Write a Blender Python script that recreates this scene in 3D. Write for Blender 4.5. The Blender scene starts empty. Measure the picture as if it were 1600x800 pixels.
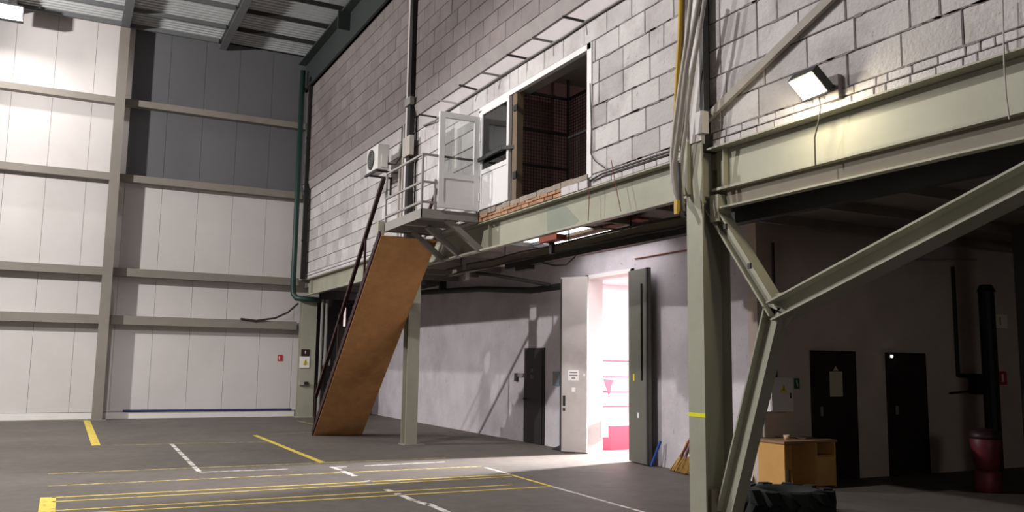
import bpy, math, random
from mathutils import Vector, Matrix, Quaternion
random.seed(7)
S = bpy.context.scene
COL = S.collection
# ------------------------------------------------------------------ camera
FPX = 1341.68
YAW, PITCH, ROLL = map(math.radians, (27.346, 7.180, 0.826))
CAM = Vector((0, 0, 1.7))
_f = Vector((math.sin(YAW)*math.cos(PITCH), math.cos(YAW)*math.cos(PITCH), math.sin(PITCH)))
_r = Vector((math.cos(YAW), -math.sin(YAW), 0))
_u = _r.cross(_f)
RT = math.cos(ROLL)*_r + math.sin(ROLL)*_u
UP = -math.sin(ROLL)*_r + math.cos(ROLL)*_u
FW_ = _f
cd = bpy.data.cameras.new('camera'); cam = bpy.data.objects.new('camera', cd); COL.objects.link(cam)
cd.sensor_width = 36; cd.lens = 36*FPX/1600; cd.clip_end = 200; cd.clip_start = .05
M = Matrix((RT, UP, -FW_)).transposed().to_4x4(); M.translation = CAM
cam.matrix_world = M; S.camera = cam
# ------------------------------------------------------------------ world, light, exposure
W = bpy.data.worlds.new('world'); S.world = W; W.use_nodes = True
W.node_tree.nodes['Background'].inputs[0].default_value = (.55, .6, .7, 1)
W.node_tree.nodes['Background'].inputs[1].default_value = .01
S.view_settings.view_transform = 'Standard'; S.view_settings.look = 'None'
S.view_settings.exposure = 0.0; S.view_settings.gamma = 1.0
S.view_settings.use_curve_mapping = False

def spot(name, loc, target, power, angle=150, blend=.5, radius=.18, color=(1, .97, .93)):
    l = bpy.data.lights.new(name, 'SPOT'); o = bpy.data.objects.new(name, l); COL.objects.link(o)
    l.energy = power; l.spot_size = math.radians(angle); l.spot_blend = blend; l.shadow_soft_size = radius; l.color = color
    o.location = loc; o.rotation_euler = (Vector(target)-Vector(loc)).to_track_quat('-Z', 'Y').to_euler()
    return o
def area(name, loc, target, power, sx, sy, color=(1, 1, 1), spread=180):
    l = bpy.data.lights.new(name, 'AREA'); o = bpy.data.objects.new(name, l); COL.objects.link(o)
    l.shape = 'RECTANGLE'; l.size = sx; l.size_y = sy; l.energy = power; l.color = color; l.spread = math.radians(spread)
    o.location = loc; o.rotation_euler = (Vector(target)-Vector(loc)).to_track_quat('-Z', 'Y').to_euler()
    return o
# hall floodlights high on the opposite side and in the roof row above the court
spot('hall_flood_light', (-7.3, 20.0, 8.8), (6, 14, 7.5), 5400, 174, .25)
spot('roof_flood_light', (-2.0, 11.3, 10.8), (-1.0, 10.4, 0), 3500, 144, .22)
spot('roof_flood_light', (-2.0, 25.75, 10.9), (-2.0, 27.2, 8.2), 520, 160, .5, .12)
spot('alcove_fill_light', (1.0, -8.0, 3.2), (9, 8, 2), 400, 110, .6, .8)  # added low fill out of view behind the camera, brightens the alcove

# ------------------------------------------------------------------ pixel helpers (photo frame 1600 x 800)
def ray(x, y): return RT*((x-800)/FPX) - UP*((y-400)/FPX) + FW_
def _pl(x, y, a, v):
    d = ray(x, y); return CAM + d*((v-CAM[a])/d[a])
def PX(x, y, v): return _pl(x, y, 0, v)
def PY(x, y, v): return _pl(x, y, 1, v)
def PZ(x, y, v=0.0): return _pl(x, y, 2, v)

# ------------------------------------------------------------------ materials
def srgb(c):
    return tuple((v/255/12.92 if v/255 <= .04045 else ((v/255+.055)/1.055)**2.4) for v in c)
MATS = {}
def mat(name, col, rough=.7, var=.12, scale=2.0, metal=0.0, bump=0.0, bscale=30.0, rnd=0.0, speck=0.0, stain=None, stain_amt=0.0, stain_scale=.8, emit=0.0, spec=.4):
    if name in MATS: return MATS[name]
    m = bpy.data.materials.new(name); MATS[name] = m; m.use_nodes = True
    nt = m.node_tree; b = nt.nodes['Principled BSDF']; L = nt.links.new; N = nt.nodes.new
    b.inputs['Roughness'].default_value = rough; b.inputs['Metallic'].default_value = metal
    b.inputs['Specular IOR Level'].default_value = spec
    c = srgb(col)
    geo = N('ShaderNodeNewGeometry')
    n1 = N('ShaderNodeTexNoise'); n1.inputs['Scale'].default_value = scale; n1.inputs['Detail'].default_value = 6; n1.inputs['Roughness'].default_value = .6
    L(geo.outputs['Position'], n1.inputs['Vector'])
    r = N('ShaderNodeMapRange'); r.inputs['From Min'].default_value = .3; r.inputs['From Max'].default_value = .7
    r.inputs['To Min'].default_value = 1-var; r.inputs['To Max'].default_value = 1+var
    L(n1.outputs['Fac'], r.inputs['Value'])
    val = r.outputs['Result']
    if rnd:
        oi = N('ShaderNodeObjectInfo'); r2 = N('ShaderNodeMapRange'); r2.inputs['To Min'].default_value = 1-rnd; r2.inputs['To Max'].default_value = 1+rnd*.6
        L(oi.outputs['Random'], r2.inputs['Value']); mu = N('ShaderNodeMath'); mu.operation = 'MULTIPLY'
        L(val, mu.inputs[0]); L(r2.outputs['Result'], mu.inputs[1]); val = mu.outputs[0]
    vm = N('ShaderNodeVectorMath'); vm.operation = 'SCALE'; vm.inputs[0].default_value = c; L(val, vm.inputs['Scale'])
    out = vm.outputs[0]
    if stain:
        n2 = N('ShaderNodeTexNoise'); n2.inputs['Scale'].default_value = stain_scale; n2.inputs['Detail'].default_value = 8; n2.inputs['Roughness'].default_value = .65
        L(geo.outputs['Position'], n2.inputs['Vector'])
        r3 = N('ShaderNodeMapRange'); r3.inputs['From Min'].default_value = .48; r3.inputs['From Max'].default_value = .68; r3.inputs['To Max'].default_value = stain_amt
        L(n2.outputs['Fac'], r3.inputs['Value'])
        mx = N('ShaderNodeMix'); mx.data_type = 'RGBA'; L(r3.outputs['Result'], mx.inputs['Factor']); L(out, mx.inputs[6])
        mx.inputs[7].default_value = (*srgb(stain), 1); out = mx.outputs[2]
    if speck:
        n4 = N('ShaderNodeTexNoise'); n4.inputs['Scale'].default_value = 11; n4.inputs['Detail'].default_value = 5; n4.inputs['Roughness'].default_value = .7
        L(geo.outputs['Position'], n4.inputs['Vector'])
        r4 = N('ShaderNodeMapRange'); r4.inputs['From Min'].default_value = .62; r4.inputs['From Max'].default_value = .74; r4.inputs['To Max'].default_value = speck
        L(n4.outputs['Fac'], r4.inputs['Value'])
        m4 = N('ShaderNodeMix'); m4.data_type = 'RGBA'; L(r4.outputs['Result'], m4.inputs['Factor']); L(out, m4.inputs[6])
        m4.inputs[7].default_value = (*srgb((104, 98, 98)), 1); out = m4.outputs[2]
    L(out, b.inputs['Base Color'])
    if emit:
        L(out, b.inputs['Emission Color']); b.inputs['Emission Strength'].default_value = emit
    if bump:
        n3 = N('ShaderNodeTexNoise'); n3.inputs['Scale'].default_value = bscale; n3.inputs['Detail'].default_value = 6
        L(geo.outputs['Position'], n3.inputs['Vector'])
        bp = N('ShaderNodeBump'); bp.inputs['Strength'].default_value = bump; bp.inputs['Distance'].default_value = .02
        L(n3.outputs['Fac'], bp.inputs['Height']); L(bp.outputs['Normal'], b.inputs['Normal'])
    return m
mat('block_white', (190, 185, 185), .9, .07, 3, speck=.7, bump=.5, bscale=25, rnd=.2, stain=(150, 143, 143), stain_amt=.75, stain_scale=1.1)
mat('block_grey', (129, 120, 120), .95, .1, 3, bump=.5, bscale=20, rnd=.12, stain=(110, 102, 101), stain_amt=.7, stain_scale=.6)
mat('mortar', (92, 87, 87), .95, .2, 8, bump=.6, bscale=30)
mat('mortar_smear', (136, 129, 129), .95, .25, 20, bump=.8, bscale=40)
mat('mortar_upper', (80, 75, 75), .95, .2, 8, bump=.6, bscale=30)
mat('concrete_band', (176, 169, 170), .9, .06, 2, bump=.2, bscale=30)
mat('concrete_course', (146, 139, 138), .9, .1, 3, bump=.3, bscale=20)
mat('brick_white', (196, 191, 193), .9, .06, 5, speck=.7, bump=.4, bscale=40, rnd=.12)
mat('brick_orange', (170, 132, 104), .9, .14, 6, bump=.5, bscale=40, rnd=.25)
mat('sill_mortar', (150, 138, 128), .95, .2, 6, bump=.8, bscale=15)
mat('steel_green', (158, 157, 142), .55, .06, 1.5, rnd=.02, stain=(132, 130, 115), stain_amt=.5, stain_scale=.7)
mat('steel_white', (196, 190, 190), .6, .06, 2)
mat('steel_dark', (52, 52, 52), .6, .12, 2)
mat('steel_grey', (138, 135, 131), .55, .08, 2)
mat('steel_brown', (120, 112, 98), .6, .1, 2)
mat('panel_white', (206, 200, 199), .5, .03, .6, stain=(190, 183, 180), stain_amt=.4, stain_scale=.4)
mat('panel_grey', (104, 104, 108), .5, .04, .6)
mat('girt', (134, 127, 120), .6, .08, 1)
mat('base_white', (226, 222, 220), .8, .05, 3)
mat('roof_deck', (186, 188, 190), .6, .1, 1)
mat('roof_steel', (104, 106, 108), .6, .1, 1)
mat('roof_green', (52, 58, 57), .6, .1, 1)
mat('pipe_green', (36, 60, 55), .45, .1, 2)
mat('wall_recess', (200, 193, 200), .9, .1, 1.2, speck=.7, bump=.25, bscale=12, stain=(166, 159, 165), stain_amt=.6, stain_scale=.7)
mat('wall_dark', (200, 184, 174), .9, .1, 1.5, bump=.2, bscale=12)
mat('wall_room', (235, 228, 228), .9, .03, 1)
mat('ceiling_dark', (142, 135, 130), .9, .15, 1.5)
mat('black', (28, 26, 27), .6, .1, 3)
mat('rear_wall', (130, 127, 126), .8, .1, 1)
mat('strut', (150, 142, 134), .7, .1, 3)
mat('steel_patch', (132, 138, 126), .55, .05, 2)
mat('bundle_grey', (134, 128, 124), .6, .1, 3)
mat('door_dark', (38, 30, 28), .6, .1, 2)
mat('door_black', (40, 37, 38), .55, .08, 3)
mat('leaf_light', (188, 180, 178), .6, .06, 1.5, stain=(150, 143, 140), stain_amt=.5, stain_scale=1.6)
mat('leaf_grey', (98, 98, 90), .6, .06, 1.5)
mat('plywood', (200, 149, 97), .75, .12, 5, stain=(164, 119, 74), stain_amt=.6, stain_scale=1.2, bump=.2, bscale=60)
mat('stair_red', (48, 24, 28), .5, .1, 3)
mat('rail_grey', (142, 138, 136), .45, .08, 3)
mat('pvc', (222, 220, 222), .35, .02, 2)
mat('wood_post', (112, 96, 78), .8, .15, 6)
mat('brick_inner', (150, 116, 112), .9, .12, 4)
mat('yellow_paint', (222, 196, 70), .6, .1, 6)
mat('tape_yellow', (226, 226, 40), .4, .03, 4)
mat('red', (212, 62, 84), .5, .04, 2)
mat('red_light', (222, 168, 176), .5, .04, 2)
mat('maroon', (104, 36, 48), .5, .12, 3)
mat('maroon_dark', (52, 30, 36), .5, .12, 3)
mat('desk_wood', (206, 158, 92), .5, .06, 5)
mat('desk_top', (150, 116, 88), .45, .06, 5)
mat('paper', (232, 228, 228), .8, .02, 3)
mat('ink', (120, 112, 114), .8, .02, 3)
mat('cabinet_white', (214, 208, 208), .5, .03, 3)
mat('sign_yellow', (226, 200, 40), .5, .03, 3)
mat('sign_green', (56, 92, 60), .5, .03, 3)
mat('sign_red', (190, 44, 54), .5, .03, 3)
mat('sign_blue', (120, 150, 162), .5, .05, 3)
mat('sign_cream', (196, 190, 168), .7, .03, 3)
mat('blue', (40, 78, 168), .5, .05, 3)
mat('blue_dark', (44, 48, 108), .5, .05, 3)
mat('straw', (176, 142, 84), .9, .25, 25, bump=.8, bscale=80)
mat('broom_red', (134, 74, 66), .8, .2, 20)
mat('broom_mauve', (140, 106, 116), .8, .2, 20)
mat('wood_pale', (206, 184, 148), .7, .12, 12)
mat('rubber', (34, 36, 37), .75, .15, 6, bump=.3, bscale=30)
mat('gas_yellow', (176, 142, 44), .5, .1, 4)
mat('conduit', (164, 157, 151), .5, .06, 3)
mat('cable_dark', (52, 48, 46), .6, .1, 4)
mat('rust', (134, 70, 58), .8, .2, 8)
mat('ac_body', (206, 204, 200), .45, .03, 3)
mat('lamp_glow', (255, 240, 205), .5, 0, 1, emit=38)
mat('lamp_glow_cold', (255, 252, 246), .5, 0, 1, emit=60)
mat('sky_glow', (255, 252, 252), .5, 0, 1, emit=5)
mat('led_glow', (255, 255, 255), .5, 0, 1, emit=8)
mat('slit_glow', (255, 236, 226), .5, 0, 1, emit=.7)

def glass_mat(name, tint, rough=.03, alpha=.25):
    m = bpy.data.materials.new(name); MATS[name] = m; m.use_nodes = True; nt = m.node_tree
    nt.nodes.remove(nt.nodes['Principled BSDF']); o = nt.nodes['Material Output']
    g = nt.nodes.new('ShaderNodeBsdfGlossy'); g.inputs['Roughness'].default_value = rough; g.inputs['Color'].default_value = (.9, .9, .9, 1)
    t = nt.nodes.new('ShaderNodeBsdfTransparent'); t.inputs['Color'].default_value = (*tint, 1)
    mx = nt.nodes.new('ShaderNodeMixShader'); mx.inputs[0].default_value = alpha
    nt.links.new(t.outputs[0], mx.inputs[1]); nt.links.new(g.outputs[0], mx.inputs[2]); nt.links.new(mx.outputs[0], o.inputs[0])
glass_mat('glass_door', (.86, .88, .88), .03, .16)
glass_mat('glass_dark', (.35, .36, .38), .05, .14)

def floor_mat(name, paint=None, keep=.5):
    """polished grey concrete; with paint: worn paint over that concrete"""
    m = bpy.data.materials.new(name); MATS[name] = m; m.use_nodes = True; nt = m.node_tree; N = nt.nodes.new; L = nt.links.new
    b = nt.nodes['Principled BSDF']; geo = N('ShaderNodeNewGeometry')
    def noise(s, d=8, ro=.6):
        n = N('ShaderNodeTexNoise'); n.inputs['Scale'].default_value = s; n.inputs['Detail'].default_value = d; n.inputs['Roughness'].default_value = ro
        L(geo.outputs['Position'], n.inputs['Vector']); return n.outputs['Fac']
    cr = N('ShaderNodeValToRGB'); e = cr.color_ramp.elements
    e[0].position = .3; e[0].color = (*srgb((80, 75, 71)), 1); e[1].position = .7; e[1].color = (*srgb((110, 103, 98)), 1)
    mxf = N('ShaderNodeMath'); mxf.operation = 'MULTIPLY_ADD'; mxf.inputs[1].default_value = .55; mxf.use_clamp = True
    L(noise(.45), mxf.inputs[0])
    m2 = N('ShaderNodeMath'); m2.operation = 'MULTIPLY'; m2.inputs[1].default_value = .45; L(noise(5), m2.inputs[0]); L(m2.outputs[0], mxf.inputs[2])
    L(mxf.outputs[0], cr.inputs['Fac']); out = cr.outputs['Color']
    if paint:
        r = N('ShaderNodeMapRange'); r.inputs['From Min'].default_value = keep-.05; r.inputs['From Max'].default_value = keep+.05; r.inputs['To Min'].default_value = 1; r.inputs['To Max'].default_value = .3
        L(noise(9, 5), r.inputs['Value']); mx = N('ShaderNodeMix'); mx.data_type = 'RGBA'; L(r.outputs['Result'], mx.inputs['Factor'])
        L(out, mx.inputs[6]); mx.inputs[7].default_value = (*srgb(paint), 1); out = mx.outputs[2]
    L(out, b.inputs['Base Color'])
    r = N('ShaderNodeMapRange'); r.inputs['To Min'].default_value = .5; r.inputs['To Max'].default_value = .78; L(noise(1.3), r.inputs['Value']); L(r.outputs['Result'], b.inputs['Roughness'])
    b.inputs['Specular IOR Level'].default_value = .22
floor_mat('floor'); floor_mat('paint_yellow', (214, 190, 84), .6); floor_mat('paint_yellow_thin', (206, 186, 104), .52); floor_mat('paint_white', (216, 210, 206), .55)

# ------------------------------------------------------------------ mesh builder
class MB:
    def __init__(s): s.v = []; s.f = []
    def box(s, x0, x1, y0, y1, z0, z1):
        n = len(s.v); s.v += [(x, y, z) for z in (z0, z1) for y in (y0, y1) for x in (x0, x1)]
        s.f += [tuple(n+i for i in q) for q in ((0, 2, 3, 1), (4, 5, 7, 6), (0, 1, 5, 4), (2, 6, 7, 3), (0, 4, 6, 2), (1, 3, 7, 5))]; return s
    def hexa(s, p):   # 8 points in box order
        n = len(s.v); s.v += [tuple(q) for q in p]
        s.f += [tuple(n+i for i in q) for q in ((0, 2, 3, 1), (4, 5, 7, 6), (0, 1, 5, 4), (2, 6, 7, 3), (0, 4, 6, 2), (1, 3, 7, 5))]; return s
    def bar(s, p, q, w, h, side=None):
        """rectangular bar p->q; w across 'side' direction, h across the other"""
        p, q = Vector(p), Vector(q); d = (q-p).normalized()
        a = Vector(side) if side else (Vector((0, 0, 1)) if abs(d.z) < .9 else Vector((0, 1, 0)))
        a = (a - d*a.dot(d)).normalized(); b = d.cross(a)
        pts = [c + a*(w/2*i) + b*(h/2*j) for c in (p, q) for i in (-1, 1) for j in (-1, 1)]
        return s.hexa([pts[0], pts[1], pts[2], pts[3], pts[4], pts[5], pts[6], pts[7]])
    def ibeam(s, p, q, w, h, up, tf=.02, tw=.012):
        """I section along p->q, depth h along 'up', flange width w"""
        p, q = Vector(p), Vector(q); d = (q-p).normalized(); u = Vector(up); u = (u-d*u.dot(d)).normalized(); c = d.cross(u)
        for sg in (-1, 1): s.bar(p+u*sg*(h-tf)/2, q+u*sg*(h-tf)/2, tf, w, u)
        s.bar(p, q, h-2*tf, tw, u); return s
    def tube(s, pts, r, n=8, cap=True):
        pts = [Vector(p) for p in pts]; rings = []; prev = None
        for i, p in enumerate(pts):
            d = ((pts[i]-pts[i-1]).normalized() if i else Vector()) + ((pts[i+1]-pts[i]).normalized() if i < len(pts)-1 else Vector())
            d.normalize(); ref = prev if prev is not None else (Vector((0, 0, 1)) if abs(d.z) < .9 else Vector((1, 0, 0)))
            a = (ref-d*ref.dot(d)).normalized(); prev = a; b = d.cross(a); rr = r[i] if isinstance(r, (list, tuple)) else r
            k = len(s.v); s.v += [tuple(p+(a*math.cos(t)+b*math.sin(t))*rr) for t in (2*math.pi*j/n for j in range(n))]; rings.append(k)
        for k, l in zip(rings, rings[1:]): s.f += [(k+j, k+(j+1) % n, l+(j+1) % n, l+j) for j in range(n)]
        if cap: s.f += [tuple(rings[0]+j for j in reversed(range(n))), tuple(rings[-1]+j for j in range(n))]
        return s
    def lathe(s, cx, cy, prof, n=20, z0=0):
        rings = []
        for r, z in prof:
            k = len(s.v); s.v += [(cx+r*math.cos(2*math.pi*j/n), cy+r*math.sin(2*math.pi*j/n), z0+z) for j in range(n)]; rings.append(k)
        for k, l in zip(rings, rings[1:]): s.f += [(k+j, k+(j+1) % n, l+(j+1) % n, l+j) for j in range(n)]
        s.f += [tuple(rings[0]+j for j in reversed(range(n))), tuple(rings[-1]+j for j in range(n))]; return s
    def poly(s, pts, off):
        """extrude a planar polygon by vector off"""
        n = len(s.v); k = len(pts); off = Vector(off); s.v += [tuple(p) for p in pts] + [tuple(Vector(p)+off) for p in pts]
        s.f += [tuple(n+i for i in range(k)), tuple(n+k+i for i in reversed(range(k)))]
        s.f += [(n+i, n+k+i, n+k+(i+1) % k, n+(i+1) % k) for i in range(k)]; return s
WB = {}
def tag(o, label=None, cat=None, group=None, kind=None):
    if label: o['label'] = label
    if cat: o['category'] = cat
    if group: o['group'] = group
    if kind: o['kind'] = kind
    return o
def link(o, base, parent):
    COL.objects.link(o); WB[o] = Vector(base)
    if parent: o.parent = parent; o.location = Vector(base)-WB[parent]
    else: o.location = base
    return o
def obj(name, mb, m, parent=None, label=None, cat=None, group=None, kind=None, smooth=False, fix=True):
    v = mb.v; b = Vector(((min(p[0] for p in v)+max(p[0] for p in v))/2, (min(p[1] for p in v)+max(p[1] for p in v))/2, min(p[2] for p in v)))
    me = bpy.data.meshes.new(name); me.from_pydata([tuple(Vector(p)-b) for p in v], [], mb.f); me.materials.append(MATS[m])
    if fix:
        import bmesh
        bm = bmesh.new(); bm.from_mesh(me); bmesh.ops.recalc_face_normals(bm, faces=bm.faces); bm.to_mesh(me); bm.free()
    if smooth:
        for p in me.polygons: p.use_smooth = True
    o = bpy.data.objects.new(name, me); link(o, b, parent); return tag(o, label, cat, group, kind)
def thing(name, label, cat, loc, group=None, kind=None):
    o = bpy.data.objects.new(name, None); o.empty_display_size = .1; link(o, loc, None); return tag(o, label, cat, group, kind)
def B(*a): return MB().box(*a)
def T(pts, r, n=8): return MB().tube(pts, r, n)
def text(name, body, size, m, parent, origin, xdir, ydir):
    cu = bpy.data.curves.new(name, 'FONT'); cu.body = body; cu.size = size; cu.align_x = 'CENTER'; cu.align_y = 'CENTER'; cu.extrude = .002
    t = bpy.data.objects.new('tmp', cu); COL.objects.link(t); bpy.context.view_layer.update()
    me = bpy.data.meshes.new_from_object(t.evaluated_get(bpy.context.evaluated_depsgraph_get())); bpy.data.objects.remove(t)
    x, y = Vector(xdir).normalized(), Vector(ydir).normalized(); z = x.cross(y); R = Matrix((x, y, z)).transposed()
    for v in me.vertices: v.co = R @ v.co
    me.materials.clear(); me.materials.append(MATS[m]); o = bpy.data.objects.new(name, me); link(o, origin, parent); return o

# block / brick meshes share data between pieces of the same size
_cache = {}
def piece_mesh(name, l, h, t, m, c):
    key = (name, round(l, 3), round(h, 3), m)
    if key in _cache: return _cache[key]
    rn = random.Random(hash(key[1:3])); j = lambda: rn.uniform(-.003, .003)
    v = []; 
    for x, i in ((t, 0), (c, 0), (0, c)):
        v += [(x, -l/2+i+j(), i+j()), (x, l/2-i+j(), i+j()), (x, l/2-i+j(), h-i+j()), (x, -l/2+i+j(), h-i+j())]
    f = [(8, 11, 10, 9)]
    for k in range(4):
        a = (k+1) % 4; f += [(k, a, 4+a, 4+k), (4+k, 4+a, 8+a, 8+k)]
    me = bpy.data.meshes.new(name); me.from_pydata(v, [], f); me.materials.append(MATS[m]); _cache[key] = me; return me
def piece(name, x, y0, y1, z0, z1, t, m, parent, c=.008):
    me = piece_mesh(name, y1-y0, z1-z0, t, m, c)
    o = bpy.data.objects.new(name, me); return link(o, (x, (y0+y1)/2, z0), parent)
def masonry(name, x, y0, y1, z0, z1, L, H, m, parent, hole=None, gap=.013, t=.1, seed=1, jx=.004, half=.0, c=.008):
    rn = random.Random(seed); n = max(1, round((z1-z0)/H)); H = (z1-z0)/n
    for k in range(n):
        a, b = z0+k*H, z0+(k+1)*H; y = y0 - (L/2 if k % 2 else 0) - rn.choice((0, 0, .1))
        while y < y1:
            l = L if rn.random() > half else L*.5; p, q = max(y, y0), min(y+l, y1); y += l
            segs = [(p, q)]
            if hole and b > hole[2]+.02 and a < hole[3]-.02:
                segs = [s_ for s_ in ((p, min(q, hole[0])), (max(p, hole[1]), q))]
            for p, q in segs:
                if q-p > .06: piece(name, x+rn.uniform(-jx, jx), p+gap/2, q-gap/2, a+gap/2, b-gap/2, t, m, parent, c)

# ================================================================== SETTING
floor = obj('floor', B(-17, 18.2, -9, 29, -.2, 0), 'floor', label='grey polished concrete floor of the hall', cat='floor', kind='structure')
def line(a, b, w, m, label=None, px=True):
    p, q = (PZ(*a), PZ(*b)) if px else (Vector((*a, 0)), Vector((*b, 0)))
    d = (q-p).normalized(); n = Vector((-d.y, d.x, 0))*w/2; mb = MB(); h = Vector((0, 0, .0015))
    mb.v = [tuple(v+h) for v in (p-n, q-n, q+n, p+n)]; mb.f = [(0, 1, 2, 3)]
    return obj('floor_line', mb, m, floor, label=label)
Yl, Yt, Wl = 'paint_yellow', 'paint_yellow_thin', 'paint_white'
line((75, 740.5), (697, 715.3), .05, Yt); line((75, 759.5), (752, 728.7), .06, Yt)
line((81, 777.6), (800, 741.3), .06, Yl); line((82, 784), (800, 744.5), .05, Yl)
line((82, 798.2), (800, 757.5), .055, Yl); line((100, 803.5), (862, 760), .06, Yl)
line((-.04, 12.2), (-.04, 8.8), .17, Yl, 'wide yellow floor bar', px=False)
line((.70, 26.7), (.70, 19.0), .16, Yl, px=False); line((.62, 26.75), (-6, 26.75), .05, Yl, px=False)
line((152, 696), (417, 690.5), .035, Yt); line((400, 679), (486, 675.5), .035, Yt); line((465, 657.5), (492, 663.5), .06, Yt)
line((4.03, 20.5), (4.03, 14.66), .11, Yl, px=False)
for a, b in (((311, 738), (450, 733)), ((515, 730.3), (542, 729.6)), ((570, 727.8), (695, 721.8))): line(a, b, .055, Wl)
for k in range(6): line((2.07-.017*k, 18.84-.8*k), (2.06-.017*k, 18.84-.8*k-.68), .075, Wl, px=False)
for a, b in (((519, 729.5), (531, 734)), ((535, 736), (555, 744)), ((573, 751), (579, 753)), ((603, 765), (611, 767.5)), ((620, 771), (646, 782)), ((650, 783), (669, 789)), ((668, 787), (712, 806))): line(a, b, .09, Wl)
line((758, 730.3), (800, 742), .06, Wl); line((797, 741.5), (862, 760), .06, Yl); line((862, 760), (1022, 805), .06, Wl)

# ---- far wall of insulated panels
YW = 27.2
wf = obj('wall_far', B(-17, 7.2, YW+.06, YW+.3, 0, 12.3), 'mortar_upper', label='far wall of tall white sandwich panels', cat='wall', kind='structure')
x = -17.1
while x < 7.1:
    a, b = x+.004, min(x+1.02, 7.15)-.004
    zs = [(.19, 6.95, 'panel_white'), (6.95, 11.9, 'panel_grey')] if (a+b)/2 > 1.0 else [(.19, 11.9, 'panel_white')]
    for z0, z1, m in zs: obj('panel', B(a, b, YW, YW+.07, z0+.003, z1), m, wf)
    x += 1.02
obj('trim_base', B(-17, 6.5, YW-.03, YW+.08, 0, .18), 'base_white', wf)
obj('wall_left', B(-17.3, -17, -9, 29, 0, 12), 'panel_white', label='side wall of white panels opposite the masonry', cat='wall', kind='structure')
obj('wall_rear', B(-17, 18.2, -9.3, -9, 0, 12), 'rear_wall', label='rear wall of grey panels', cat='wall', kind='structure')
# ---- roof: ribbed deck
rf = MB(); rf.box(-17.3, 7.4, -9.3, 29, 11.62, 11.8)
ceil = obj('ceiling', rf, 'roof_deck', label='dark ribbed metal roof deck', cat='ceiling', kind='structure')
rb = MB(); y = 12.0
while y < 27.2: rb.box(-9, 6.6, y, y+.09, 11.56, 11.62); y += .2
obj('deck_ribs', rb, 'roof_deck', ceil, kind='stuff')

# ---- masonry wall over the steel beams
FX = 6.5; UX = 6.40
HOLE = (10.2, 13.88, 4.1, 6.33)
wm = MB()
for y0, y1, z0, z1 in ((-9, HOLE[0], 4.21, 7.05), (HOLE[1], 27.15, 4.21, 7.05), (HOLE[0], HOLE[1], HOLE[3], 7.05)): wm.box(FX+.012, FX+.28, y0, y1, z0, z1)
wm.box(FX+.012, FX+.28, HOLE[0], HOLE[1], 4.21, 4.40)
wl = obj('wall_facade', wm, 'mortar', label='whitewashed aerated block wall above the long steel beams', cat='wall', kind='structure')
masonry('block', FX, 7.95, 26.9, 4.39, 6.70, .60, .33, 'block_white', wl, hole=HOLE, seed=3, half=.08)
masonry('block', FX, 1.4, 7.6, 4.39, 7.03, .60, .33, 'block_white', wl, seed=9, half=.04)
rn = random.Random(31); ms_ = MB()
for k in range(150):
    y, kz = rn.uniform(3.2, 10.1), rn.randrange(0, 7); z = 4.39+.33*kz; w, h_ = rn.uniform(.05, .22), rn.uniform(.008, .02)
    if 7.5 < y-w and y+w < 8.0 or 7.3 < y < 8.2: continue
    n_ = len(ms_.v); pts = [(y-w, z), (y-w*.4, z-h_*rn.uniform(.6, 1.3)), (y+w*.5, z-h_*rn.uniform(.4, 1.2)), (y+w, z+.003), (y+w*.4, z+h_*rn.uniform(.5, 1.2)), (y-w*.5, z+h_*rn.uniform(.4, 1.2))]
    ms_.poly([(FX-.006, p, q_) for p, q_ in pts], (.02, 0, 0))
obj('mortar_smears', ms_, 'mortar_smear', wl, kind='stuff', label='rough mortar squeezed out of the joints')
# brick courses on the beam
masonry('brick', FX-.005, 2.6, 7.55, 4.212, 4.388, .255, .095, 'brick_white', wl, gap=.016, seed=5, c=.005, half=.15)
masonry('brick', FX-.005, 7.95, HOLE[0], 4.212, 4.388, .255, .095, 'brick_white', wl, gap=.016, seed=6, c=.005, half=.15)
masonry('brick', FX-.005, HOLE[1]+.05, 26.9, 4.212, 4.388, .51, .095, 'brick_white', wl, gap=.016, seed=8, c=.005)
masonry('sill_brick', FX-.03, HOLE[0]+.75, HOLE[1], 4.212, 4.345, .25, .075, 'brick_orange', wl, gap=.012, seed=11, c=.006, jx=.012, half=.2)
masonry('sill_brick', FX-.03, HOLE[0], HOLE[0]+.75, 4.212, 4.345, .25, .15, 'brick_white', wl, gap=.012, seed=12, c=.006, jx=.01)
sm = MB(); rn = random.Random(4); y = HOLE[0]
while y < HOLE[1]:
    l = rn.uniform(.18, .34); h = rn.uniform(.075, .095); sm.box(FX-.035+rn.uniform(-.01, .015), FX+.2, y, min(y+l, HOLE[1]), 4.335, 4.335+h); y += l
obj('sill_mortar', sm, 'sill_mortar', wl, kind='stuff', label='crumbling grey mortar bed on the sill bricks')
obj('concrete_band', B(FX-.012, FX+.1, 7.95, 26.9, 6.705, 7.03), 'concrete_band', wl, label='smooth pale concrete band')
# upper grey wall with the ring course beneath it
wu = obj('wall_upper', B(UX+.012, UX+.3, 7.0, 27.15, 7.30, 10.35), 'mortar_upper', label='bare grey block wall under the roof edge', cat='wall', kind='structure')
rc = MB(); rc.hexa([(UX+.05, 7.95, 7.02), (FX+.1, 7.95, 7.02), (UX+.05, 26.9, 7.02), (FX+.1, 26.9, 7.02), (UX-.015, 7.95, 7.25), (FX+.1, 7.95, 7.25), (UX-.015, 26.9, 7.25), (FX+.1, 26.9, 7.25)])
obj('ring_course', rc, 'concrete_course', wu, label='weathered concrete course between the two block walls')
masonry('block', UX, 7.95, 26.9, 7.27, 10.30, .60, .333, 'block_grey', wu, seed=21, gap=.012)

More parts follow.
